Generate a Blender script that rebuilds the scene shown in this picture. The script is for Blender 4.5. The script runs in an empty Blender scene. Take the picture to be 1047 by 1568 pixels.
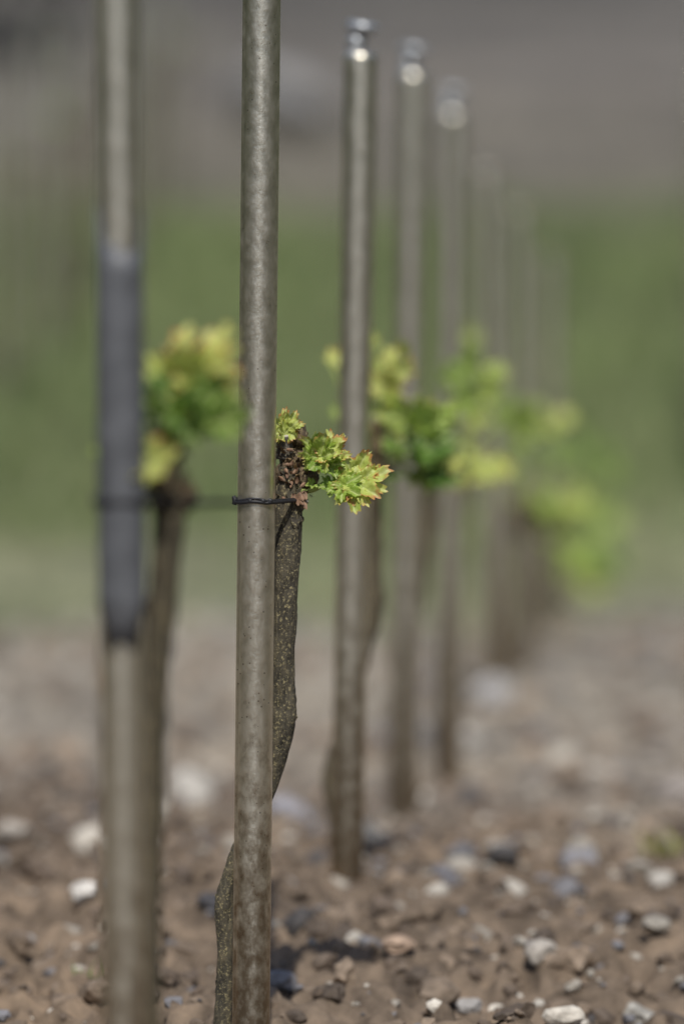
import bpy, math, random
import numpy as np
from mathutils import Vector, Matrix
R=np.random.RandomState(7)
random.seed(7)
scene=bpy.context.scene
scene.view_settings.view_transform='Standard'
scene.view_settings.look='None'
scene.view_settings.exposure=0

# ------------------------------------------------------------ helpers
_tab=np.random.RandomState(3).rand(256,256)
def vnoise(x,y):
    x=np.asarray(x,float);y=np.asarray(y,float)
    xi=np.floor(x).astype(int);yi=np.floor(y).astype(int)
    fx=x-xi;fy=y-yi
    fx=fx*fx*(3-2*fx);fy=fy*fy*(3-2*fy)
    a=_tab[xi%256,yi%256];b=_tab[(xi+1)%256,yi%256];c=_tab[xi%256,(yi+1)%256];d=_tab[(xi+1)%256,(yi+1)%256]
    return (a*(1-fx)+b*fx)*(1-fy)+(c*(1-fx)+d*fx)*fy-0.5
def sstep(a,b,x):
    t=np.clip((x-a)/(b-a),0,1);return t*t*(3-2*t)
def base_h(x,y):
    z=-0.075*(1-sstep(4.1,4.9,y))
    z=z+0.12*np.maximum(0,y-8.0)*sstep(7.6,9.5,y)-0.12*np.maximum(0,y-70)*0.9
    z=z+0.10*sstep(.45,1.1,x)*sstep(5.6,7.5,y)*(1-sstep(9,12,y))
    r=np.sqrt(x*x+y*y)
    # steep side banks, out of view, added so the metal stakes reflect dark edges
    z=z+6.0*sstep(4.5,13,np.abs(x))*(1-sstep(45,70,np.abs(y)))
    z=z+np.where(np.abs(x)>15,(np.abs(x)-15)*0.10,0)*(1-sstep(200,260,r)*0.5)
    z=z+np.where(y<-15,(-y-15)*0.08,0)
    return z
def gh(x,y):
    x=np.asarray(x,float);y=np.asarray(y,float)
    near=(1-sstep(14,30,np.sqrt(x*x+y*y)))
    clod=np.abs(vnoise(x*34+3,y*34))*2
    n=0.030*vnoise(x*2.3+9,y*2.3)+0.034*vnoise(x*9,y*9+5)+0.030*(0.5-clod)*.8+0.020*vnoise(x*63,y*63)+0.010*vnoise(x*130,y*130)
    far=0.5*vnoise(x*0.13,y*0.13)*sstep(12,30,np.abs(y))+0.10*vnoise(x*.9,y*.9)*sstep(8,12,y)
    return base_h(x,y)+n*near+far
class MB:
    def __init__(s): s.v=[];s.f=[];s.c=[];s.n=0;s.m=[]
    def add(s,v,f,c=None,m=0):
        v=np.asarray(v,float).reshape(-1,3)
        if c is None: c=np.tile([.5,.5,.5],(len(v),1))
        c=np.asarray(c,float)
        if c.ndim==1: c=np.tile(c,(len(v),1))
        s.v.append(v);s.c.append(c)
        s.f.extend([tuple(int(i)+s.n for i in q) for q in f]); s.m.extend([m]*len(f))
        s.n+=len(v)
    def obj(s,name,mats,parent=None,smooth=True):
        me=bpy.data.meshes.new(name)
        V=np.concatenate(s.v);C=np.concatenate(s.c)
        me.from_pydata(V.tolist(),[],s.f)
        a=me.attributes.new('col','FLOAT_COLOR','POINT')
        a.data.foreach_set('color',np.concatenate([C,np.ones((len(C),1))],1).astype(np.float32).ravel())
        for m in (mats if isinstance(mats,list) else [mats]): me.materials.append(m)
        me.polygons.foreach_set('material_index',s.m)
        me.polygons.foreach_set('use_smooth',[smooth]*len(me.polygons))
        me.update()
        o=bpy.data.objects.new(name,me);scene.collection.objects.link(o)
        if parent: o.parent=parent
        return o
def catmull(P,n):
    P=np.asarray(P,float);Q=np.vstack([2*P[0]-P[1],P,2*P[-1]-P[-2]])
    out=[]
    for i in range(len(P)-1):
        a,b,c,d=Q[i:i+4]
        for t in np.linspace(0,1,n,endpoint=False):
            out.append(.5*((2*b)+(-a+c)*t+(2*a-5*b+4*c-d)*t*t+(-a+3*b-3*c+d)*t**3))
    out.append(P[-1]);return np.array(out)
def tube(mb,pts,rad,n=12,sub=6,rough=0.0,c=None,m=0,seed=0,cap=True,skew=None):
    PR=np.hstack([np.asarray(pts,float),np.asarray(rad,float).reshape(-1,1)])
    PR=catmull(PR,sub) if len(PR)>2 or sub>1 else PR
    P=PR[:,:3];r=np.maximum(PR[:,3],1e-4)
    T=np.gradient(P,axis=0);T/=np.linalg.norm(T,axis=1)[:,None]+1e-9
    ref=np.array([0,1,0]) if abs(T[0][1])<.9 else np.array([1,0,0])
    V=[]
    u=np.cross(T[0],ref);u/=np.linalg.norm(u)
    L=np.cumsum(np.r_[0,np.linalg.norm(np.diff(P,axis=0),axis=1)])
    for i in range(len(P)):
        u=u-T[i]*np.dot(u,T[i]);u/=np.linalg.norm(u);w=np.cross(T[i],u)
        a=np.linspace(0,2*math.pi,n,endpoint=False)
        rr=r[i]*np.ones(n)
        if rough: rr=rr*(1+rough*(vnoise(np.cos(a)*2.2+seed*7+20,np.sin(a)*2.2+L[i]*45+seed)+.7*vnoise(np.cos(a)*5+seed+40,np.sin(a)*5+L[i]*160)))
        q=P[i]+np.outer(np.cos(a)*rr,u)+np.outer(np.sin(a)*rr,w)
        if skew is not None and i in (0,len(P)-1): q=q+np.outer(skew*(np.cos(a*2+i)+.6*np.sin(a*5+i)),T[i])
        V.append(q)
    V=np.concatenate(V);F=[]
    for i in range(len(P)-1):
        for j in range(n):
            k=(j+1)%n;F.append((i*n+j,i*n+k,(i+1)*n+k,(i+1)*n+j))
    if cap:
        F.append(tuple(range(n))[::-1]);F.append(tuple((len(P)-1)*n+j for j in range(n)))
    mb.add(V,F,c,m)
def ico(sub):
    import bmesh
    bm=bmesh.new();bmesh.ops.create_icosphere(bm,subdivisions=sub,radius=1)
    v=np.array([x.co[:] for x in bm.verts]);f=[tuple(q.index for q in p.verts) for p in bm.faces];bm.free();return v,f
ICO={1:ico(1),2:ico(2),3:ico(3)}
def rotm(rs):
    q=rs.randn(4);q/=np.linalg.norm(q);w,x,y,z=q
    return np.array([[1-2*(y*y+z*z),2*(x*y-z*w),2*(x*z+y*w)],[2*(x*y+z*w),1-2*(x*x+z*z),2*(y*z-x*w)],[2*(x*z-y*w),2*(y*z+x*w),1-2*(x*x+y*y)]])
def rock(mb,c,size,rs,col,sub=2,flat=.7,lump=.0):
    v,f=ICO[sub]
    v=v.copy()
    for k in range(5):
        d=rs.randn(3);d/=np.linalg.norm(d);h=.55+.35*rs.rand()
        t=v@d;v=v-np.outer(np.maximum(0,t-h),d)
    v*=np.array([1,.6+.4*rs.rand(),.5+.4*rs.rand()])
    if sub>1: v*=(1+(.06+lump)*rs.randn(len(v),1))
    v=v@rotm(rs).T
    v[:,2]*=flat
    mb.add(v*size+np.asarray(c),f,col)
# ------------------------------------------------------------ materials
def newmat(name):
    m=bpy.data.materials.new(name);m.use_nodes=True;nt=m.node_tree
    b=nt.nodes['Principled BSDF'];return m,nt,b
def N(nt,t,**k):
    n=nt.nodes.new(t)
    for a,b in k.items(): setattr(n,a,b)
    return n
def noise(nt,scale,detail=4,vec=None,rough=.6):
    n=N(nt,'ShaderNodeTexNoise');n.inputs['Scale'].default_value=scale;n.inputs['Detail'].default_value=detail;n.inputs['Roughness'].default_value=rough
    if vec is not None: nt.links.new(vec,n.inputs['Vector'])
    return n
def ramp(nt,stops,fac):
    r=N(nt,'ShaderNodeValToRGB');e=r.color_ramp.elements
    while len(e)>1:e.remove(e[-1])
    e[0].position=stops[0][0];e[0].color=(*stops[0][1],1)
    for p,c in stops[1:]:
        q=e.new(p);q.color=(*c,1)
    nt.links.new(fac,r.inputs[0]);return r
def mixc(nt,a,b,fac,mode='MIX'):
    m=N(nt,'ShaderNodeMix',data_type='RGBA',blend_type=mode)
    for s,v in ((6,a),(7,b),(0,fac)):
        if isinstance(v,(int,float)): m.inputs[s].default_value=v
        elif isinstance(v,tuple): m.inputs[s].default_value=(*v,1)
        else: nt.links.new(v,m.inputs[s])
    return m.outputs[2]
def bump(nt,b,h,strength,dist):
    n=N(nt,'ShaderNodeBump');n.inputs['Strength'].default_value=strength;n.inputs['Distance'].default_value=dist
    nt.links.new(h,n.inputs['Height']);nt.links.new(n.outputs[0],b.inputs['Normal'])
def mathn(nt,op,a,b=None):
    n=N(nt,'ShaderNodeMath',operation=op)
    for i,v in enumerate((a,b)):
        if v is None: continue
        if isinstance(v,(int,float)): n.inputs[i].default_value=v
        else: nt.links.new(v,n.inputs[i])
    return n.outputs[0]
def m_ground():
    m,nt,b=newmat('soil_and_grass_ground')
    g=N(nt,'ShaderNodeNewGeometry');pos=g.outputs['Position']
    sp=N(nt,'ShaderNodeSeparateXYZ');nt.links.new(pos,sp.inputs[0])
    nb=noise(nt,.55,2,pos)
    d=mathn(nt,'ADD',sp.outputs[1],mathn(nt,'MULTIPLY',mathn(nt,'SUBTRACT',nb.outputs[0],.5),4.0))
    t=mathn(nt,'MULTIPLY',d,1/40.)
    soil=(.215,.165,.122)
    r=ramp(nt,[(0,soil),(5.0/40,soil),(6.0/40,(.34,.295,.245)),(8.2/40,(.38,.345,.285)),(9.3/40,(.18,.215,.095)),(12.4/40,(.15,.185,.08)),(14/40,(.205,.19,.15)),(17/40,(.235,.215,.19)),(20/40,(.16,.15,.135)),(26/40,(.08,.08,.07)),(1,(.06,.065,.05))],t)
    n1=noise(nt,30,4,pos);n2=noise(nt,1.5,3,pos)
    r1=ramp(nt,[(.3,(.40,.40,.41)),(.55,(1,1,1)),(.75,(1.5,1.47,1.43))],n1.outputs[0])
    r2=ramp(nt,[(.3,(.60,.60,.62)),(.52,(1,1,1)),(.7,(1.35,1.30,1.22))],n2.outputs[0])
    c=mixc(nt,r.outputs[0],r1.outputs[0],1.0,'MULTIPLY');c=mixc(nt,c,r2.outputs[0],.8,'MULTIPLY')
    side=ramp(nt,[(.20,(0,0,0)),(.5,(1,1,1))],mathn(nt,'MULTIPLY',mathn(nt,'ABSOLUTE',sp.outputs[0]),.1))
    c=mixc(nt,c,(.035,.045,.022),side.outputs[0])  # dark tint for the added side banks, mirrored at the stake edges
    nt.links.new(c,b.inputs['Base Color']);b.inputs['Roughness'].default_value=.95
    b.inputs['Specular IOR Level'].default_value=.15
    n3=noise(nt,160,5,pos,.7);bump(nt,b,n3.outputs[0],.7,.006)
    return m
def m_rock():
    m,nt,b=newmat('gravel_stone')
    a=N(nt,'ShaderNodeAttribute',attribute_name='col');g=N(nt,'ShaderNodeNewGeometry')
    n=noise(nt,110,5,g.outputs['Position']);r=ramp(nt,[(.3,(.6,.58,.56)),(.7,(1.25,1.22,1.2))],n.outputs[0])
    nt.links.new(mixc(nt,a.outputs[0],r.outputs[0],1.0,'MULTIPLY'),b.inputs['Base Color'])
    b.inputs['Roughness'].default_value=.75
    bump(nt,b,n.outputs[0],.6,.003);return m
def m_stake():
    m,nt,b=newmat('weathered_galvanised_steel')
    tc=N(nt,'ShaderNodeTexCoord');pos=tc.outputs['Object']
    mp=N(nt,'ShaderNodeMapping');mp.inputs['Scale'].default_value=(1,1,.7);nt.links.new(pos,mp.inputs[0])
    n1=noise(nt,140,6,mp.outputs[0],.6);n2=noise(nt,420,3,pos);n3=noise(nt,16,4,mp.outputs[0])
    c=ramp(nt,[(.32,(.70,.645,.53)),(.5,(.80,.74,.61)),(.68,(.88,.82,.69))],n1.outputs[0]).outputs[0]
    v=N(nt,'ShaderNodeTexVoronoi');v.inputs['Scale'].default_value=170;nt.links.new(pos,v.inputs['Vector'])
    sel=mathn(nt,'GREATER_THAN',n3.outputs[0],.51)
    dot=mathn(nt,'MULTIPLY',mathn(nt,'LESS_THAN',v.outputs['Distance'],.12),sel)
    c=mixc(nt,c,(.22,.17,.12),mathn(nt,'MULTIPLY',dot,.7))
    sp=N(nt,'ShaderNodeSeparateXYZ');nt.links.new(pos,sp.inputs[0])
    hz=mathn(nt,'ADD',sp.outputs[2],mathn(nt,'MULTIPLY',mathn(nt,'SUBTRACT',n1.outputs[0],.5),.5))
    f=ramp(nt,[(.05,(1,1,1)),(.26,(0,0,0))],hz)
    c=mixc(nt,c,(.24,.165,.095),mathn(nt,'MULTIPLY',f.outputs[0],.8))
    nt.links.new(c,b.inputs['Base Color'])
    b.inputs['Metallic'].default_value=.94
    rr=ramp(nt,[(.3,(.27,)*3),(.7,(.40,)*3)],n1.outputs[0]);nt.links.new(rr.outputs[0],b.inputs['Roughness'])
    h=mathn(nt,'ADD',mathn(nt,'MULTIPLY',n2.outputs[0],.35),mathn(nt,'MULTIPLY',n1.outputs[0],.8))
    bump(nt,b,h,.4,.0010);return m
def simple(name,col,rough=.6,metal=0,ns=60,var=.3,bs=.4,bd=.002):
    m,nt,b=newmat(name);tc=N(nt,'ShaderNodeTexCoord')
    n=noise(nt,ns,5,tc.outputs['Object'])
    lo=tuple(c*(1-var) for c in col);hi=tuple(c*(1+var) for c in col)
    nt.links.new(ramp(nt,[(.3,lo),(.7,hi)],n.outputs[0]).outputs[0],b.inputs['Base Color'])
    b.inputs['Roughness'].default_value=rough;b.inputs['Metallic'].default_value=metal
    bump(nt,b,n.outputs[0],bs,bd);return m
def m_bark():
    m,nt,b=newmat('vine_bark');tc=N(nt,'ShaderNodeTexCoord');pos=tc.outputs['Object']
    mp=N(nt,'ShaderNodeMapping');mp.inputs['Scale'].default_value=(1,1,.35);nt.links.new(pos,mp.inputs[0])
    n1=noise(nt,170,6,mp.outputs[0],.7);n2=noise(nt,520,5,pos,.7)
    a=N(nt,'ShaderNodeAttribute',attribute_name='col')
    c=ramp(nt,[(.35,(.35,.35,.37)),(.52,(.9,.9,.9)),(.7,(1.6,1.5,1.3))],n1.outputs[0]).outputs[0]
    c=mixc(nt,a.outputs[0],c,1.0,'MULTIPLY')
    sp=ramp(nt,[(.55,(0,0,0)),(.62,(1,1,1))],n2.outputs[0])
    c=mixc(nt,c,(.40,.34,.18),mathn(nt,'MULTIPLY',sp.outputs[0],.8))
    nt.links.new(c,b.inputs['Base Color']);b.inputs['Roughness'].default_value=.8
    bump(nt,b,n1.outputs[0],1.0,.004);return m
def m_leaf():
    m,nt,b=newmat('young_vine_leaf')
    a=N(nt,'ShaderNodeAttribute',attribute_name='col')   # r: radial, g: vein, b: tone
    s=N(nt,'ShaderNodeSeparateColor');nt.links.new(a.outputs[0],s.inputs[0])
    g=N(nt,'ShaderNodeNewGeometry');n=noise(nt,130,3,g.outputs['Position'])
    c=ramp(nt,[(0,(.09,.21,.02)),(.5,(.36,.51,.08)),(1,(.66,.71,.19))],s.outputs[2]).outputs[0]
    c=mixc(nt,c,(.72,.76,.36),mathn(nt,'MULTIPLY',s.outputs[1],.6))
    e=mathn(nt,'MULTIPLY',s.outputs[0],mathn(nt,'ADD',n.outputs[0],.42))
    er=ramp(nt,[(.78,(0,0,0)),(.98,(1,1,1))],e)
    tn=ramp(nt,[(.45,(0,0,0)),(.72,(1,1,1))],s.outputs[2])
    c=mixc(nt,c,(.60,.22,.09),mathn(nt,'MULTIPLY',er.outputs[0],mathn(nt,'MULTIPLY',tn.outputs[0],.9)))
    nt.links.new(c,b.inputs['Base Color']);b.inputs['Roughness'].default_value=.42
    t=N(nt,'ShaderNodeBsdfTranslucent');nt.links.new(c,t.inputs[0])
    mx=N(nt,'ShaderNodeMixShader');mx.inputs[0].default_value=.38
    out=nt.nodes['Material Output']
    nt.links.new(b.outputs[0],mx.inputs[1]);nt.links.new(t.outputs[0],mx.inputs[2]);nt.links.new(mx.outputs[0],out.inputs[0])
    n9=noise(nt,420,3,g.outputs['Position']);bump(nt,b,n9.outputs[0],.5,.0012);return m
def m_grass():
    m,nt,b=newmat('meadow_grass');a=N(nt,'ShaderNodeAttribute',attribute_name='col')
    nt.links.new(a.outputs[0],b.inputs['Base Color']);b.inputs['Roughness'].default_value=.6
    t=N(nt,'ShaderNodeBsdfTranslucent');nt.links.new(a.outputs[0],t.inputs[0])
    mx=N(nt,'ShaderNodeMixShader');mx.inputs[0].default_value=.3
    nt.links.new(b.outputs[0],mx.inputs[1]);nt.links.new(t.outputs[0],mx.inputs[2]);nt.links.new(mx.outputs[0],nt.nodes['Material Output'].inputs[0]);return m
MG=m_ground();MR=m_rock();MS=m_stake();MBK=m_bark();ML=m_leaf();MGR=m_grass()
MT=simple('black_plastic_tie',(.018,.018,.021),.55,0,200,.3,.2,.0005)
MSHADE=simple('blue_grey_shade_band',(.105,.11,.12),.5,0,60,.25,.2,.001)  # shade on the nearest stake, put into a dark colour
MCAP=simple('bright_galvanised_steel',(.46,.48,.50),.46,.7,90,.25,.4,.001)
MWOOD=simple('cut_wood_face',(.40,.37,.31),.8,0,300,.3,.4,.001)

# ------------------------------------------------------------ ground
def axis(segs):
    out=[]
    for a,b,s in segs: out.append(np.arange(a,b-1e-6,s))
    return np.concatenate(out)
xs=np.concatenate([-np.geomspace(600,1.6,50)[:-1],axis([(-1.6,-.6,.03),(-.6,1.0,.007),(1.0,2.0,.03)]),np.geomspace(2.0,600,50)])
ys=np.concatenate([-np.geomspace(600,1,24),axis([(0,3,.15),(3,3.8,.03),(3.8,5.6,.007),(5.6,8,.014),(8,16,.08)]),np.geomspace(16,600,50)])
X,Y=np.meshgrid(xs,ys);Z=gh(X,Y)
nx,ny=len(xs),len(ys)
V=np.stack([X,Y,Z],-1).reshape(-1,3)
ii=(np.arange(ny-1)[:,None]*nx+np.arange(nx-1)[None]).ravel()
F=np.stack([ii,ii+1,ii+nx+1,ii+nx],1)
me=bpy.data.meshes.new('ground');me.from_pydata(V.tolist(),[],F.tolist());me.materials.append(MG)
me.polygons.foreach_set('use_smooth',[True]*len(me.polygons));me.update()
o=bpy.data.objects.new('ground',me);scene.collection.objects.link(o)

# ------------------------------------------------------------ gravel
rs=np.random.RandomState(11);gb=MB()
SOILC=[(.195,.15,.11),(.15,.115,.087),(.25,.195,.145),(.11,.085,.065)]
pal=[((.15,.115,.087),.24),((.25,.195,.145),.20),((.19,.19,.205),.18),((.38,.355,.31),.18),((.58,.55,.49),.10),((.08,.075,.075),.10)]
cols=[p[0] for p in pal];pr=np.array([p[1] for p in pal]);pr/=pr.sum()
def scatter(n,x0,x1,y0,y1,smin,smax,sub,soil=False,lump=0,pw=4,mult=1.0):
    px=rs.uniform(x0,x1,n);py=rs.uniform(y0,y1,n);pz=gh(px,py)
    sz=smin+(smax-smin)*rs.rand(n)**pw
    for i in range(n):
        c=np.array(SOILC[rs.randint(4)] if soil else cols[rs.choice(len(cols),p=pr)])*(.8+.4*rs.rand())*mult
        rock(gb,(px[i],py[i],pz[i]+sz[i]*.15),sz[i],rs,c,sub,.75,lump)
scatter(5000,-.6,1.0,3.7,5.6,.0025,.011,1)
scatter(1250,-.6,1.0,3.9,5.8,.007,.020,2)
scatter(1900,-.6,1.0,3.7,5.8,.006,.021,2,True,.08,2)
scatter(2200,-.8,1.3,5.6,8.2,.004,.02,1,mult=1.3)
scatter(600,-.8,1.5,5.6,8.2,.01,.03,2,True,.08,2,mult=1.45)
scatter(400,-.8,1.5,5.6,8.5,.012,.032,2,mult=1.2)
scatter(900,-1.8,-.6,3.2,8,.006,.03,1);scatter(900,1.0,2.2,3.2,8,.006,.03,1)
for x,y,r,c in [(-.142,5.39,.024,(.70,.60,.46)),(-.15,5.72,.040,(.52,.50,.46)),(-.05,5.42,.026,(.36,.36,.40)),(.198,4.86,.0155,(.82,.70,.49)),
                (-.216,4.74,.013,(.74,.72,.68)),(.278,4.9,.021,(.48,.46,.42)),(.18,6.78,.028,(.55,.55,.56)),(.09,4.88,.018,(.17,.17,.19)),(.03,4.95,.012,(.34,.34,.35)),
                (.012,4.50,.014,(.46,.31,.22)),(.235,4.48,.021,(.37,.36,.33)),(.13,4.66,.018,(.12,.12,.13)),(.30,4.65,.018,(.22,.22,.24)),(-.11,4.74,.014,(.08,.08,.09)),
                (.045,4.55,.015,(.42,.31,.23)),(.16,4.55,.016,(.42,.39,.35)),(-.05,4.85,.011,(.42,.42,.43)),(.21,4.98,.02,(.24,.24,.26)),(-.26,4.68,.014,(.36,.35,.34)),(.1,4.45,.013,(.33,.32,.31)),
                (.02,5.3,.020,(.42,.40,.36)),(.2,5.4,.022,(.38,.36,.33)),(.34,5.6,.03,(.36,.33,.31)),(.42,6.3,.04,(.34,.31,.30)),(-.3,5.2,.018,(.40,.37,.33)),(.3,6.0,.03,(.44,.42,.40)),(.14,5.1,.016,(.45,.42,.38)),(.07,5.15,.014,(.20,.20,.22))]:
    rock(gb,(x,y,float(gh(x,y))+r*.3),r,rs,c,3,.8)
gb.obj('gravel',MR,smooth=False)
bb=MB();rock(bb,(-.155,15.5,float(gh(-.155,15.5))+.07),.20,rs,(.37,.375,.385),3,.55);bb.obj('boulder',MR)

# ------------------------------------------------------------ grass
def blades(mb,n,xr,yr,h,w,palette,cl=None):
    if cl is None: px=rs.uniform(*xr,n);py=rs.uniform(*yr,n)
    else:
        k=rs.randint(0,len(cl),n);px=cl[k,0]+rs.randn(n)*cl[k,2];py=cl[k,1]+rs.randn(n)*cl[k,2]
    pz=gh(px,py)-.004
    a=rs.uniform(0,2*math.pi,n);hh=h*(.5+rs.rand(n));lean=hh*(.2+.5*rs.rand(n));b=rs.uniform(0,2*math.pi,n)
    dx=np.cos(a)*w;dy=np.sin(a)*w;lx=np.cos(b)*lean;ly=np.sin(b)*lean
    V=np.stack([np.stack([px-dx,py-dy,pz],1),np.stack([px+dx,py+dy,pz],1),np.stack([px+dx*.7+lx*.4,py+dy*.7+ly*.4,pz+hh*.6],1),np.stack([px-dx*.7+lx*.4,py-dy*.7+ly*.4,pz+hh*.6],1),np.stack([px+lx,py+ly,pz+hh],1)],1).reshape(-1,3)
    q=np.arange(n)*5
    F=[(i,i+1,i+2,i+3) for i in q]+[(i+3,i+2,i+4) for i in q]
    pc=np.array(palette)[rs.randint(0,len(palette),n)]*(.75+.5*rs.rand(n,1))
    mb.add(V,F,np.repeat(pc,5,0))
g=MB()
pg=[(.19,.26,.09),(.23,.29,.12),(.28,.28,.16),(.16,.22,.08)]
blades(g,14000,(-2.2,2.4),(8.9,13.0),.05,.004,pg)
g.obj('grass',MGR)
w=MB();blades(w,36,None,None,.014,.0016,[(.16,.24,.05)],np.array([(-.202,4.55,.007)]));w.obj('weed_tuft',MGR)
w=MB();blades(w,70,None,None,.028,.004,[(.34,.33,.10),(.28,.27,.09)],np.array([(.305,5.1,.02),(.32,5.15,.02)]));w.obj('weed_tuft',MGR)

# ------------------------------------------------------------ stakes
RAD=.014
def profile(n=40):
    a=np.linspace(0,2*math.pi,n,endpoint=False);r=np.ones(n)
    s=math.radians(208);d=np.abs((a-s+math.pi)%(2*math.pi)-math.pi)
    r-=0.08*np.exp(-(d/.09)**2)
    return a,r
def stake_mesh(mb,bot,top,cap=True,rad=RAD,n=64):
    bot=np.array(bot,float);top=np.array(top,float)
    ax=(top-bot);L=np.linalg.norm(ax);ax/=L
    u=np.cross(ax,[0,-1,0]);u/=np.linalg.norm(u);u=u if u[0]>0 else -u;w=np.cross(ax,u);w=w if w[1]>0 else -w
    a,pr=profile(n);lv=[0]+list(np.linspace(.02,.98,24))+([.995,1] if cap else [.998,1])
    capL=.028 if cap else 0
    V=[];
    for t in lv:
        c=bot+ax*(L-capL)*t
        V.append(c+np.outer(np.cos(a)*pr*rad,u)+np.outer(np.sin(a)*pr*rad,w))
    k=len(lv)
    c=bot+ax*(L-capL)
    V.append(c+ax*.0008+np.outer(np.cos(a)*pr*rad*.93,u)+np.outer(np.sin(a)*pr*rad*.93,w))
    V.append(c-ax*.02+np.outer(np.cos(a)*pr*rad*.86,u)+np.outer(np.sin(a)*pr*rad*.86,w))
    k+=2;F=[]
    for i in range(k-1):
        for j in range(n):
            q=(j+1)%n;F.append((i*n+j,i*n+q,(i+1)*n+q,(i+1)*n+j))
    F.append(tuple((k-1)*n+j for j in range(n)))
    mb.add(np.concatenate(V),F,None,0)
    if cap:
        for t0,t1,r0,r1,off in [(-.014,.004,.62,.66,-.25),(.004,.018,.66,.50,-.25),(.018,.022,.5,.9,-.1)]:
            p0=c+ax*t0+u*rad*off*(1 if t0<.01 else .8);p1=c+ax*t1+u*rad*(off if t1<.02 else .05)
            tube(mb,[p0,p1],[rad*r0,rad*r1],16,1,0,None,1)
        tube(mb,[c+ax*.021+u*.001,c+ax*.0245+u*.001,c+ax*.028+u*.0015],[rad*.98,rad*1.02,rad*.85],20,2,.06,None,1)
def stake(bot,top,cap=True):
    mb=MB();stake_mesh(mb,(0,0,-.06),(top[0]-bot[0],top[1]-bot[1],top[2]-bot[2]),cap)
    o=mb.obj('vineyard_stake',[MS,MCAP]);o.location=bot
    return o
def at(bot,top,z):
    t=(z-bot[2])/(top[2]-bot[2]);return np.array(bot)+(np.array(top)-np.array(bot))*t
S=[((-.1319,3.49,-.075),(-.1378,3.49,.80)),
   ((-.0689,4.21,-.075),(-.0584,4.21,.81)),
   ((.0025,4.886,0),(.0165,4.886,.755)),
   ((.0576,5.49,0),(.0685,5.49,.758)),
   ((.1150,6.11,0),(.1185,6.11,.736)),
   ((.187,6.9,0),(.1728,6.9,.66)),
   ((.235,7.6,0),(.232,7.6,.62)),
   ((.300,8.3,.02),(.30,8.3,.56))]
SO=[stake(a,b,i<5) for i,(a,b) in enumerate(S)]

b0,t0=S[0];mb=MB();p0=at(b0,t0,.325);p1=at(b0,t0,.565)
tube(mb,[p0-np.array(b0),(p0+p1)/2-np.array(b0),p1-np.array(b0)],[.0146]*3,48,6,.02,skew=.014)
mb.obj('shade_band_tube',MSHADE,SO[0])  # thin tube added around the stake; its dark colour stands in for shade

def tie(idx,z,trunkpt,tr,name='tie'):
    b,t=S[idx];c=at(b,t,z)-np.array(b);tp=np.array(trunkpt)-np.array(b)
    mb=MB();pts=[]
    d=tp-c;d[2]=0;L=np.linalg.norm(d);d/=L;e=np.array([-d[1],d[0],0])
    r1=RAD+.0012;r2=tr+.001
    for a in np.linspace(90,270,10): a=math.radians(a);pts.append(c+d*math.cos(a)*r1+e*math.sin(a)*r1)
    for a in np.linspace(-90,90,10): a=math.radians(a);pts.append(c+d*(L+math.cos(a)*r2)+e*math.sin(a)*r2)
    pts.append(pts[0]);pts=np.array(pts)
    pts[:,2]+=.0006*np.sin(np.arange(len(pts))*1.3)
    tube(mb,pts,[.0014]*len(pts),8,3,.15)
    tube(mb,pts+np.array([0,0,.0016])+.0004*R.randn(*pts.shape)*[1,1,.8],[.0009]*len(pts),7,3,.2)
    k=c+np.array([-r1*1.02,-.003,.0008])
    tube(mb,[k+[-.0008,0,-.0030],k,k+[-.0012,0,.0034]],[.0016,.0021,.0013],8,4,.2)
    for fx in (-.25,.35,.7): 
        q=c+np.array([fx*r1,-math.sqrt(max(0,1-fx*fx))*r1-.0005,.001]);v,f=ICO[2];mb.add(v*[.0020,.0012,.0019]+q,f)
    return mb.obj(name,MT,SO[idx])

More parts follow.
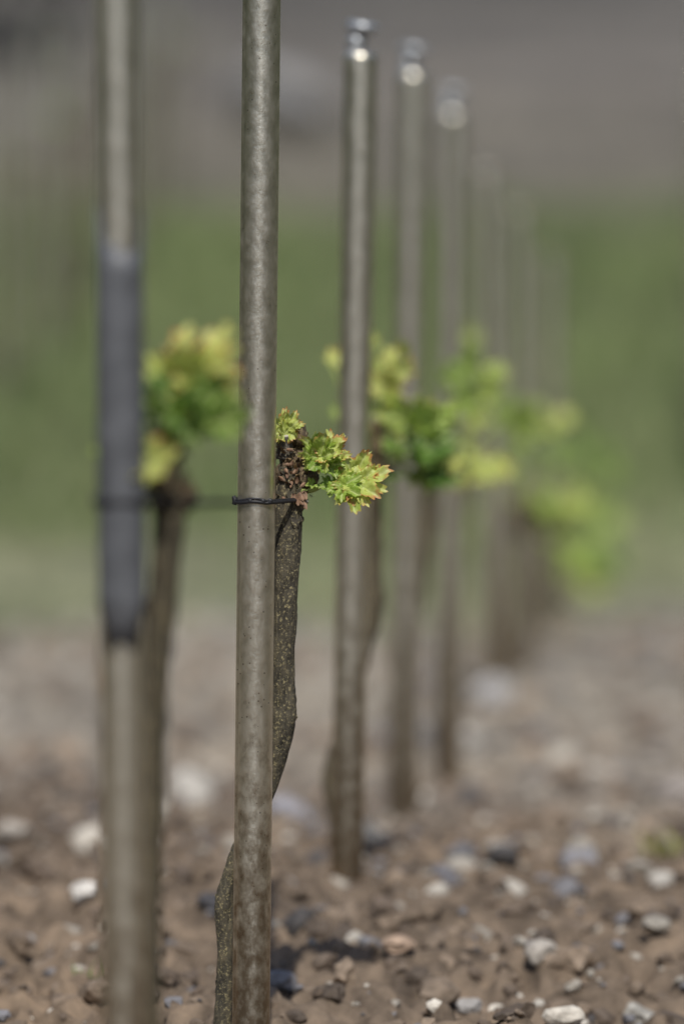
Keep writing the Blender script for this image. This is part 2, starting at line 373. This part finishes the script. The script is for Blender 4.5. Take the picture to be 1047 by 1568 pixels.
# ------------------------------------------------------------ vines
def leaf(mb,o,d,nrm,size,tone,rs,hi=True,cup=.25,fold=.0,pleat=.2):
    o=np.array(o,float);d=np.array(d,float);d/=np.linalg.norm(d);nrm=np.array(nrm,float)
    nrm-=d*np.dot(d,nrm);nrm/=np.linalg.norm(nrm);s=np.cross(nrm,d)
    nt_,nr=(161,10) if hi else (45,5)
    th=np.linspace(-math.radians(158),math.radians(158),nt_)
    ax=np.radians([0,50,-50,104,-104]);amp=[1.0,.88,.88,.68,.68]
    Rr=np.full(nt_,.45)
    for a,m in zip(ax,amp): Rr=np.maximum(Rr,m*(.52+.48*np.exp(-((th-a)/.36)**2)))
    saw=(np.arange(nt_)%5)/5. if hi else (np.arange(nt_)%4)/4.
    Rr=Rr*(1+.15*(np.abs(saw-.4)*2-.5))*(1+.04*rs.randn(nt_)*.5)
    vd=np.min(np.abs(th[:,None]-ax[None]),axis=1)
    ph=rs.rand()*6
    V=[];C=[]
    for i in range(nr+1):
        r=i/nr
        rr=Rr*r
        x=rr*np.cos(th);y=rr*np.sin(th)
        z=pleat*rr*np.minimum(vd/.45,1.2)*1.0+.05*np.sin(th*9+ph)*r*r + .05*np.sin(rr*14+th*3+ph)*r
        z+=cup*rr**2*(.6+.4*np.cos(th*2+ph))
        z+=np.abs(y)*fold
        # blistered tissue between the side veins
        z+=.022*np.sin((rr*5.5-vd*2.2)*2*math.pi)*(r>.2)*np.minimum(1,vd*6)
        z-=.35*np.maximum(0,r-.75)*np.maximum(0,np.sin(th*2.5+ph))
        p=o+np.outer(x*size,d)+np.outer(y*size,s)+np.outer(z*size,nrm)
        sec=np.exp(-(np.abs(((rr*5.5-vd*2.2)%1)-.5)/.09)**2)*.5*(r>.15)*(vd<.45)
        V.append(p);C.append(np.stack([np.full(nt_,r),np.exp(-(vd*max(r,.1)/.05)**2)+sec,np.full(nt_,tone)],1))
    V=np.concatenate(V);C=np.concatenate(C);F=[]
    for i in range(nr):
        for j in range(nt_-1): F.append((i*nt_+j,i*nt_+j+1,(i+1)*nt_+j+1,(i+1)*nt_+j))
    mb.add(V,F,np.clip(C,0,1),0)
def shoot(lb,base,tip,n,size,tone,rs,hi=True,spread=1.0,up=.5):
    base=np.array(base,float);tip=np.array(tip,float);mid=(base+tip)/2+rs.randn(3)*.1*np.linalg.norm(tip-base)
    tube(lb,[base,mid,tip],[.0022,.0018,.0012],8,5,.05,(.2,.6,.55),0)
    ax=tip-base;ax/=np.linalg.norm(ax)
    for i in range(n):
        t=.45+.55*(i+1)/n
        q=base+(tip-base)*t
        a=i*2.4+rs.rand()*.8
        side=np.array([math.cos(a),math.sin(a)*.7,rs.uniform(-.2,.5)])*spread
        d=ax*.8+side;d/=np.linalg.norm(d)
        nr=np.array([0,-.6,up])+rs.randn(3)*.35-ax*.2
        pl=size*.4
        tube(lb,[q,q+d*pl*.5+[0,0,.001],q+d*pl],[.0011,.0009,.0008],6,3,0,(.2,.7,.6),0)
        leaf(lb,q+d*pl,d,nr,size*(.62+.5*rs.rand()),np.clip(tone+rs.randn()*.15,0,1),rs,hi,cup=rs.uniform(.1,.4),fold=rs.uniform(.0,.35),pleat=.22)
def head(tb,c,r,rs,stubs):
    c=np.array(c,float)
    for k in range(12):
        v,f=ICO[3];v=v*(1+.45*vnoise(v[:,0]*2.5+k*5+30,v[:,1]*2.5+v[:,2]*2)[:,None]+.4*vnoise(v[:,0]*7+k*3+30,v[:,2]*7+30+v[:,1]*4)[:,None])
        p=c+rs.randn(3)*r*np.array([.5,.35,.85]);tb.add(v*r*rs.uniform(.35,.7)*np.array([1,1,1.1])+p,f,np.array((.13,.09,.05))*rs.uniform(.6,1.5))
    for k in range(130):
        a=rs.uniform(0,2*math.pi);h=rs.uniform(-1.6,1.4);p=c+np.array([math.cos(a)*r*.95,math.sin(a)*r*.8,h*r])
        t=np.array([-math.sin(a),math.cos(a),0]);o_=np.array([math.cos(a),math.sin(a),rs.uniform(-.8,.8)])
        L=r*rs.uniform(.2,.5);w_=r*rs.uniform(.04,.15)
        V=[p-t*w_,p+t*w_,p+t*w_*1.1+o_*L*.5,p-t*w_*1.1+o_*L*.5,p+o_*L+[0,0,L*.5]]
        tb.add(V,[(0,1,2,3),(3,2,4)],np.array(random.choice([(.24,.16,.085),(.32,.22,.11),(.06,.04,.03),(.14,.08,.045)])))
    for p,q,rr in stubs:
        tube(tb,[p,(np.array(p)+np.array(q))/2,q],[rr*1.1,rr,rr*1.02],14,5,.25,(.14,.125,.11),0,seed=3)
        ax=np.array(q,float)-np.array(p,float);ax/=np.linalg.norm(ax)
        tube(tb,[np.array(q)-ax*.0005,np.array(q)+ax*.0012],[rr*.93,rr*.86],14,1,0,None,1)
def vine(trunk,rads,hd,hr,stubs,shoots,seed,hi=False,bark=(.10,.085,.05)):
    e=bpy.data.objects.new('grapevine',None);scene.collection.objects.link(e)
    rs=np.random.RandomState(seed)
    tb=MB();tube(tb,trunk,rads,28 if hi else 14,14 if hi else 7,.24,np.array(bark),0,seed=seed)
    head(tb,hd,hr,rs,stubs);tb.obj('trunk',[MBK,MWOOD],e)
    lb=MB()
    for s in shoots:
        shoot(lb,s[0],s[1],s[2],s[3],s[4],rs,hi)
    return e,lb,rs
def W(px,py,d):   # metres for a height/offset measured on the vertical plane d metres up the row
    return np.array([(px-523.5)*d/8725,d,.55-(py-400)*d/8725])

D=4.238
tr=[(338,1740,17),(341,1640,15),(341,1560,15),(345,1460,13.5),(343,1395,15),(352,1345,12),(378,1280,14),(402,1225,15),(421,1165,17),(431,1110,21),(433,1080,20),(431,1020,19),(435,930,19),(438,850,20),(441,790,21),(443,750,22),(446,715,22)]
P=[W(a,b,D) for a,b,_ in tr];rr=[c*.486e-3 for *_,c in tr]
e,lb,rs2=vine(P,rr,W(449,722,D),.0128,[(W(438,700,D),W(436,666,D-.004),.0066),(W(452,785,D),W(466,766,D-.006),.0035)],[],5,True,(.092,.08,.055))
tb=MB();tube(tb,[W(432,1092,D),W(444,1098,D),W(453,1104,D)],[.0095,.0065,.0022],14,6,.25,(.10,.088,.06));tube(tb,[W(447,800,D-.003),W(458,797,D-.003),W(463,800,D-.003)],[.008,.005,.002],12,5,.25,(.10,.085,.06));tube(tb,[W(345,1385,D),W(336,1380,D),W(331,1372,D)],[.006,.004,.0015],12,5,.25,(.12,.1,.05))
tb.obj('nodes',[MBK],e)
def L(px,py,dz,d,n,s,tone,**k): leaf(lb,W(px,py,D+dz),d,n,s*.486e-3,tone,rs2,True,**k)
def stem(pts,r0=4,r1=2.5,c=(.2,.6,.6)): 
    p=[W(a,b,D+z) for a,b,z in pts];tube(lb,p,np.linspace(r0,r1,len(p))*.486e-3,8,5,.06,c)
stem([(434,672,-.004),(437,655,-.006),(440,640,-.006)])
L(437,660,-.007,(.05,-.1,1),(-.3,-1,.1),37,.85,cup=.3,fold=.2)
L(440,652,-.004,(.5,.1,.9),(.4,-1,.2),27,.75,cup=.4,fold=.5)
L(436,664,-.008,(-.25,-.1,1),(.4,-1,.2),24,.8,cup=.4,fold=.5)
stem([(462,722,-.004),(478,712,-.008),(494,700,-.010),(510,695,-.010)],5,3)
L(480,700,-.010,(-.2,-.2,1),(.5,-1,.3),42,.5,cup=.4,fold=.5)
L(490,700,-.014,(.3,-.3,.9),(-.3,-1,.5),44,.6,cup=.35,fold=.4)
L(500,696,-.012,(.85,-.1,.55),(-.3,-.7,.9),42,.92,cup=.3,fold=.2)
L(504,698,-.010,(.6,.1,.8),(.2,-1,.3),38,.8,cup=.3,fold=.3)
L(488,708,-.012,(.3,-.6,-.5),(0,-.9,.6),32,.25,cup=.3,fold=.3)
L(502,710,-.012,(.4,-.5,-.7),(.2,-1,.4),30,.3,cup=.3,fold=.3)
stem([(462,752,-.004),(480,749,-.008),(500,740,-.010),(525,738,-.012),(545,736,-.012)],5,3)
L(543,738,-.012,(1,-.1,.28),(-.1,-1,.5),60,.85,cup=.15,fold=.1,pleat=.3)
L(541,730,-.010,(.5,.1,.95),(.2,-1,.4),46,.78,cup=.3,fold=.25)
L(545,742,-.014,(.95,-.1,-.2),(-.1,-1,.4),48,.88,cup=.15,fold=.2)
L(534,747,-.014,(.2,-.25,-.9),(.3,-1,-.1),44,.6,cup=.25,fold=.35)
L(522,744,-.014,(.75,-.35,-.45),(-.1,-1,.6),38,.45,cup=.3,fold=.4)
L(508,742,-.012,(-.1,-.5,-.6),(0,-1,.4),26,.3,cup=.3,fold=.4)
L(524,738,-.010,(.1,.1,.8),(0,-1,.3),28,.45,cup=.3,fold=.5)
for px,py in [(474,712),(478,742),(492,746)]:
    L(px,py,-.011,(rs2.randn()*.8,-.3,rs2.randn()*.8+.2),(rs2.randn()*.4,-1,.4),13,rs2.uniform(.2,.6),cup=.5,fold=.5)
lb.obj('leaves',ML,e)
pb=MB()
def scale_(c,d,ln,wd,rs):
    c=np.array(c,float);d=np.array(d,float);d/=np.linalg.norm(d);s=np.cross(d,[0,-1,0]);s/=np.linalg.norm(s);V=[];F=[]
    ph=rs.rand()*6
    for i in range(9):
        t=i/8;w=wd*math.sin(math.pi*min(1,.12+t*.88))**.7*(1-.3*t)
        for j in range(5):
            q=(j-2)/2
            V.append(c+d*ln*t+s*w*q+np.array([0,-1,0])*(-abs(q)*w*.7+ln*.25*math.sin(t*3+ph)*.5)+s*.15*ln*t*t*math.cos(ph))
    for i in range(8):
        for j in range(4): F.append((i*5+j,i*5+j+1,i*5+j+6,i*5+j+5))
    pb.add(V,F)
for k in range(6): scale_(W(459+rs2.randn()*4,760+rs2.randn()*4,D-.013),(rs2.randn()*.35+.2,-.2,-1),.0095*rs2.uniform(.7,1.2),.0028,rs2)
for k in range(14): scale_(W(443+rs2.randn()*9,722+rs2.randn()*22,D-.0125),(rs2.randn()*.8,-.2,rs2.randn()),.0055*rs2.uniform(.6,1.2),.0016,rs2)
MB2=simple('papery_bud_scale',(.22,.13,.08),.7,0,300,.5,.4,.001)
pb.obj('bud_scales',MB2,e)
tie(1,.3725,W(441,766,D),.0102)

D1=3.53
def vrow(idx,D,tr,rscale,hd,hr,stubs,shoots,seed,bark=(.11,.09,.06)):
    P=[W(a,b,D) for a,b,_ in tr];rr=[c*D/8725 for *_,c in tr]
    e,lb,rs_=vine(P,rr,W(*hd,D),hr,[(W(*a,D),W(*b,D),r) for a,b,r in stubs],[(W(a,b,D),W(c,d_,D+z),n,s,t) for a,b,c,d_,z,n,s,t in shoots],seed,False,bark)
    lb.obj('leaves',ML,e);return e
vrow(0,D1,[(215,1980,24),(225,1660,20),(224,1500,20),(228,1350,20),(232,1200,20),(238,1050,21),(248,920,22),(256,820,24),(260,770,26),(258,725,27)],1,(255,725),.013,[((262,720),(240,650),.006)],
     [(245,690,268,550,-.01,4,.022,.92),(250,680,322,555,-.01,4,.024,.9),(240,705,205,725,-.035,3,.020,.9),(245,700,295,625,-.02,4,.025,.1),(245,700,240,625,-.02,3,.023,.05),(250,690,332,650,-.01,3,.021,.3),(250,690,190,690,-.02,2,.014,.0),(240,690,150,628,-.03,1,.010,.9)],21,(.075,.062,.04))
tie(0,.4025,W(250,768,D1),.0095)
mb=MB();tube(mb,[W(262,766,D1-.01),W(300,770,D1+.0),W(345,769,D1+.02),W(385,771,D1+.03)],[.0022,.0019,.0019,.0016],8,6,.1)
tt=mb.obj('tie_tail',MT,SO[0]);tt.location=-Vector(S[0][0])

vrow(2,4.925,[(528,1420,15),(524,1330,14),(512,1240,13),(506,1190,14),(522,1130,12),(540,1060,13),(556,990,14),(570,940,16),(572,860,14),(571,800,15),(570,740,17),(574,700,19)],1,(580,690),.0115,[((575,690),(570,640),.006)],
     [(575,680,508,560,-.01,1,.014,.9),(575,680,578,530,.0,2,.016,.95),(580,640,612,540,-.01,3,.018,.95),(575,660,598,590,-.01,3,.017,.85),(590,690,645,650,-.02,4,.029,.55),(600,690,648,700,-.03,6,.031,.05),(600,700,648,735,-.03,4,.029,.0),(600,690,670,650,0,3,.025,.6),(600,700,684,715,.01,3,.020,.9),(575,670,512,640,0,1,.012,.6)],33)
tie(2,.35,W(568,760,4.925),.0095)
vrow(3,5.54,[(622,1290,15),(612,1200,14),(610,1100,14),(620,1000,16),(640,900,14),(650,820,15),(655,760,18)],1,(655,740),.0115,[],
     [(660,740,710,570,.0,3,.024,.4),(660,740,752,590,.0,4,.026,.5),(660,735,748,725,-.01,4,.025,.8),(655,740,690,740,.0,3,.019,.7),(655,740,660,660,.02,3,.024,.0)],44)
vrow(4,6.16,[(715,1230,18),(690,1190,14),(678,1100,12),(676,1000,12),(690,880,13),(700,800,14),(705,740,18)],1,(712,700),.014,[],
     [(710,700,800,640,.0,4,.024,.45),(710,700,770,590,.0,2,.022,.4),(710,690,730,530,.02,2,.020,.4),(705,720,850,645,.0,4,.022,.5)],55)
vrow(5,6.95,[(765,1200,12),(752,1080,11),(748,980,11),(755,880,11),(770,800,13),(790,780,14)],1,(800,790),.013,[],
     [(800,790,850,800,.0,4,.029,.45),(790,780,870,780,.0,4,.029,.5),(800,800,880,860,.0,4,.030,.5),(780,780,770,700,.02,2,.024,.1)],66,(.20,.18,.15))
vrow(6,7.64,[(800,1160,11),(810,1050,9),(806,950,9),(815,860,10),(830,800,12)],1,(840,790),.013,[],
     [(840,790,905,885,.0,5,.036,.45),(840,790,918,800,.0,3,.030,.3),(840,780,850,700,.0,2,.026,.1)],77,(.20,.18,.15))
vrow(7,8.34,[(850,1100,9),(862,1000,9),(858,900,9),(870,800,10)],1,(880,780),.015,[],
     [(880,780,935,880,.0,5,.034,.35),(880,780,930,720,.0,2,.028,.1),(880,780,890,680,.0,2,.026,.1)],88,(.18,.16,.14))

def row(x0,y0,slope,dy,n,seed,lo=1,hi=4):
    rs_=np.random.RandomState(seed);mb=MB()
    for i in range(n):
        y=y0+i*dy+rs_.randn()*.05;x=x0+slope*(y-y0)+rs_.randn()*.02
        z=float(base_h(np.array(x),np.array(y)))
        tl=rs_.randn(2)*.012
        stake_mesh(mb,(x,y,z-.05),(x+tl[0],y+tl[1],z+.60+rs_.randn()*.04),False,RAD,14)
        p=np.array([x+.03,y+.03,z]);q=p+[.02,.0,.42]
        tube(mb,[p,p+[.01,0,.2],q],[.011,.010,.013],9,4,.3,(.10,.085,.06),2)
        v,f=ICO[2];mb.add(v*.022*(1+.3*rs_.randn(len(v),1)*.4)+q,f,(.09,.07,.05),2)
        for k in range(rs_.randint(lo,hi)):
            a=rs_.uniform(0,6.28);d=np.array([math.cos(a),math.sin(a)*.6,rs_.uniform(0,1.2)])
            k0=len(mb.f)
            leaf(mb,q+d*rs_.uniform(.01,.06),d,(rs_.randn()*.3,-.5,1),rs_.uniform(.015,.026),rs_.uniform(.0,.2),rs_,False)
            mb.m[k0:]=[3]*(len(mb.f)-k0)
    return mb.obj('vineyard_row',[MS,MCAP,MBK,ML])
row(-.93,7.2,.085,.66,10,2)
row(-1.9,8.0,.085,.66,12,3)
row(.62,9.2,.05,.5,6,1)

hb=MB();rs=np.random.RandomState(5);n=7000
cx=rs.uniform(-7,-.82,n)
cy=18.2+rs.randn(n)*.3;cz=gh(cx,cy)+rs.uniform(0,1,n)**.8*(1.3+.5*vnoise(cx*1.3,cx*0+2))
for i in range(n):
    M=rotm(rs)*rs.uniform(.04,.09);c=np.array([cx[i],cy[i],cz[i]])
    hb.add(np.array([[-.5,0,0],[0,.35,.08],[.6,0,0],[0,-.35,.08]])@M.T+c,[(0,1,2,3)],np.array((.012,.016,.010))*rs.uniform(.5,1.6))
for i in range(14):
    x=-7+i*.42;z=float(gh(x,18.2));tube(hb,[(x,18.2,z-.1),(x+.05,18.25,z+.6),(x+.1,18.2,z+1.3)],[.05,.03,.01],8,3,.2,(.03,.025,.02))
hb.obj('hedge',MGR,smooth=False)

# ------------------------------------------------------------ light
el=math.radians(50);az=math.radians(179)   # clockwise from +Y: high, behind the camera
sd=Vector((math.sin(az)*math.cos(el),math.cos(az)*math.cos(el),math.sin(el)))
ld=bpy.data.lights.new('sun','SUN');ld.energy=3.6;ld.angle=math.radians(.8);ld.color=(1,.955,.88)
lo=bpy.data.objects.new('sun',ld);scene.collection.objects.link(lo);lo.rotation_euler=sd.to_track_quat('Z','Y').to_euler();lo.location=(0,0,20)
wd=bpy.data.worlds.new('World');scene.world=wd;wd.use_nodes=True;nt=wd.node_tree
sk=nt.nodes.new('ShaderNodeTexSky');sk.sky_type='NISHITA';sk.sun_disc=False;sk.sun_elevation=el;sk.sun_rotation=az
bg=nt.nodes['Background'];bg.inputs[1].default_value=.095;nt.links.new(sk.outputs[0],bg.inputs[0])

# ------------------------------------------------------------ camera
cd=bpy.data.cameras.new('camera');co=bpy.data.objects.new('camera',cd);scene.collection.objects.link(co);scene.camera=co
cd.sensor_fit='VERTICAL';cd.sensor_height=36;cd.sensor_width=24;cd.lens=200;cd.clip_end=2000;cd.clip_start=.05
co.location=(0,0,.55);co.rotation_euler=(math.radians(90-2.52),0,0)
cd.dof.use_dof=True;cd.dof.focus_distance=4.205;cd.dof.aperture_fstop=2.8
